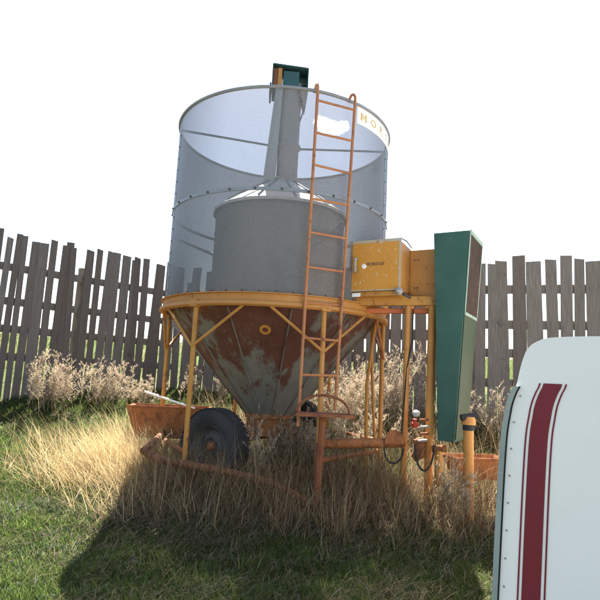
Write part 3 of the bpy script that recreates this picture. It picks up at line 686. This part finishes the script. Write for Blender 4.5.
W_=[(-2.85,1.35,.80,.45,44,'large bushy dry weed against the fence at far left',.0),
    (-2.3,1.75,.62,.45,30,'bushy dry weed beside the larger one at the left fence',.1),
    (-1.85,2.1,.42,.65,26,'low tangled dry weed at the foot of the fence left of the trough',.2),
    (-3.75,.75,.7,.5,34,'dry weed at the fence beyond the left corner of the lawn',0),
    (-1.25,2.6,.55,.35,14,'thin dry weed behind the orange trough',.1),
    (-.75,2.4,.6,.35,14,'thin dry weed seen between the left frame legs',.1),
    (.55,-.85,.85,.20,12,'pale feathery weed standing under the ladder foot',0),
    (-.05,-1.0,.72,.16,8,'thin feathery weed before the hopper outlet',0),
    (.75,.9,.95,.4,40,'spreading pale weed behind the ladder foot',.25),
    (1.15,1.3,.95,.45,46,'bushy straw-coloured weed between the dryer legs and the fence',.2),
    (1.75,1.5,1.1,.32,40,'tall straw-coloured weed behind the two yellow posts',.05),
    (.28,-.12,.62,.45,34,'low tangled weed under the hopper behind the ladder foot',.1),
    (1.0,.35,.6,.5,22,'low spreading weed near the sprocket guard',.3),
    (2.55,1.4,.7,.45,24,'dry weed behind the green fan housing',0),
    (3.0,.9,.75,.5,26,'wiry dry weed between the fan housing fan housing and the trailer',-.1),
    (1.62,-1.62,.45,.15,7,'grey stalky weed at the foot of the jack post',0),
    (1.5,-1.52,.62,.18,9,'grey feathery weed in front of the fan housing',0)]
for i,(wx,wy,h,sp,nb,lab,lx) in enumerate(W_): weed((wx,wy),h,sp,nb,lab,100+i,leanx=lx,fluff=1.5 if nb>18 else 1.0)
# pale leafy weeds low in the shaded lawn
x,y,d=scatter(420,2.3,4.8); ok=np.abs(vnoise(x,y,1.5,41))>.15; x,y=x[ok],y[ok]
n0=len(x); per=26; X=np.repeat(x,per)+.05*rng.standard_normal(n0*per); Y=np.repeat(y,per)+.05*rng.standard_normal(n0*per); n=n0*per
blades('leafy_ground_cover',np.stack([X,Y,gz(X,Y)+.015],1),rng.uniform(.02,.05,n),rng.uniform(.010,.018,n),rng.uniform(0,6.28,n),rng.uniform(.4,1.2,n),rng.uniform(.2,.9,n),rng.random(n),leaf_m,seg=3,label='small pale leafy weeds low in the shaded lawn',cat='ground cover',kind='stuff')
# coarse grass beyond the fence
n=24000; x=rng.uniform(-11,11,n); y=rng.uniform(1.0,15,n); m=~infront(x,y)&(rng.random(n)<.9); x,y=x[m],y[m]; n=len(x)
blades('field_grass',np.stack([x,y,gz(x,y)-.02],1),rng.uniform(.15,.42,n),.010+.008*rng.random(n),rng.uniform(0,6.28,n),rng.uniform(0,.5,n),rng.uniform(.1,.9,n),.55+.3*rng.standard_normal(n),plant_mat('field_green',[(.05,.09,.02),(.09,.14,.03),(.14,.17,.05),(.18,.16,.08)],.5),label='sunlit rough grass of the field beyond the fence',cat='field grass',kind='stuff')

# ------------------------------------------------------------------ light, sky, camera
SUN_EL,SUN_AZ=R_(57),R_(-2)          # azimuth measured from +Y towards +X: behind the dryer
w=bpy.data.worlds.new('World'); sc.world=w; w.use_nodes=True; nt=w.node_tree; bg=nt.nodes['Background']
sky=nt.nodes.new('ShaderNodeTexSky'); sky.sky_type='NISHITA'; sky.sun_disc=False; sky.sun_elevation=SUN_EL; sky.sun_rotation=SUN_AZ
sky.air_density=1.2; sky.dust_density=1.9; sky.ozone_density=1.5
tc=nd(nt,'ShaderNodeTexCoord'); n1=nd(nt,'ShaderNodeTexNoise',Scale=55,Detail=7,Roughness=.6); nt.links.new(tc.outputs['Generated'],n1.inputs[0])
def blob(dirv,width,flat=1.35):          # one small cloud round a direction
    dv=Vector(dirv).normalized(); s=nd(nt,'ShaderNodeVectorMath',operation='SUBTRACT'); nt.links.new(tc.outputs['Generated'],s.inputs[0]); s.inputs[1].default_value=dv
    m=nd(nt,'ShaderNodeVectorMath',operation='MULTIPLY'); nt.links.new(s.outputs[0],m.inputs[0]); m.inputs[1].default_value=(1,1,flat)
    l=nd(nt,'ShaderNodeVectorMath',operation='LENGTH'); nt.links.new(m.outputs[0],l.inputs[0])
    f=mth(nt,'SUBTRACT',1.0,mth(nt,'DIVIDE',l.outputs['Value'],width))
    return ramp(nt,mth(nt,'ADD',f,mth(nt,'MULTIPLY',mth(nt,'SUBTRACT',n1.outputs['Fac'],.5),1.6)),.20,.75)
CLOUD=[((.070,1,.500),.019),((.092,1,.490),.025),((.112,1,.494),.015),((.078,1,.486),.018)]
cf=None
for dv,wd in CLOUD:
    f=blob(dv,wd); cf=f if cf is None else mth(nt,'MAXIMUM',cf,f)
mixn=mix(nt,cf,sky.outputs[0],(60,60,61)); nt.links.new(mixn,bg.inputs['Color'])
bg.inputs['Strength'].default_value=.064
sl=bpy.data.lights.new('sun','SUN'); sl.energy=5.0; sl.angle=R_(.5); sl.color=(1,.95,.86)
so=bpy.data.objects.new('sun',sl); C.objects.link(so)
sd=Vector((math.sin(SUN_AZ)*math.cos(SUN_EL),math.cos(SUN_AZ)*math.cos(SUN_EL),math.sin(SUN_EL)))
so.rotation_euler=sd.to_track_quat('Z','Y').to_euler()
cam=bpy.data.cameras.new('camera'); co=bpy.data.objects.new('camera',cam); C.objects.link(co); sc.camera=co
cam.sensor_width=36; cam.lens=545/600*36; cam.clip_end=3000; cam.clip_start=.05
fw=Vector((.04442548,.98846421,.14479253)); rt=Vector((.9973846,-.05215595,.05003716)); up=Vector((-.05701174,-.14219092,.98819604))
co.matrix_world=Matrix(((rt.x,up.x,-fw.x,0),(rt.y,up.y,-fw.y,-6.06512),(rt.z,up.z,-fw.z,1.2),(0,0,0,1)))
sc.render.engine='CYCLES'; sc.cycles.transparent_max_bounces=12; sc.cycles.max_bounces=5; sc.cycles.diffuse_bounces=3
vs_=sc.view_settings; vs_.view_transform='Standard'; vs_.look='None'; vs_.exposure=2.5; vs_.gamma=1; vs_.use_curve_mapping=False
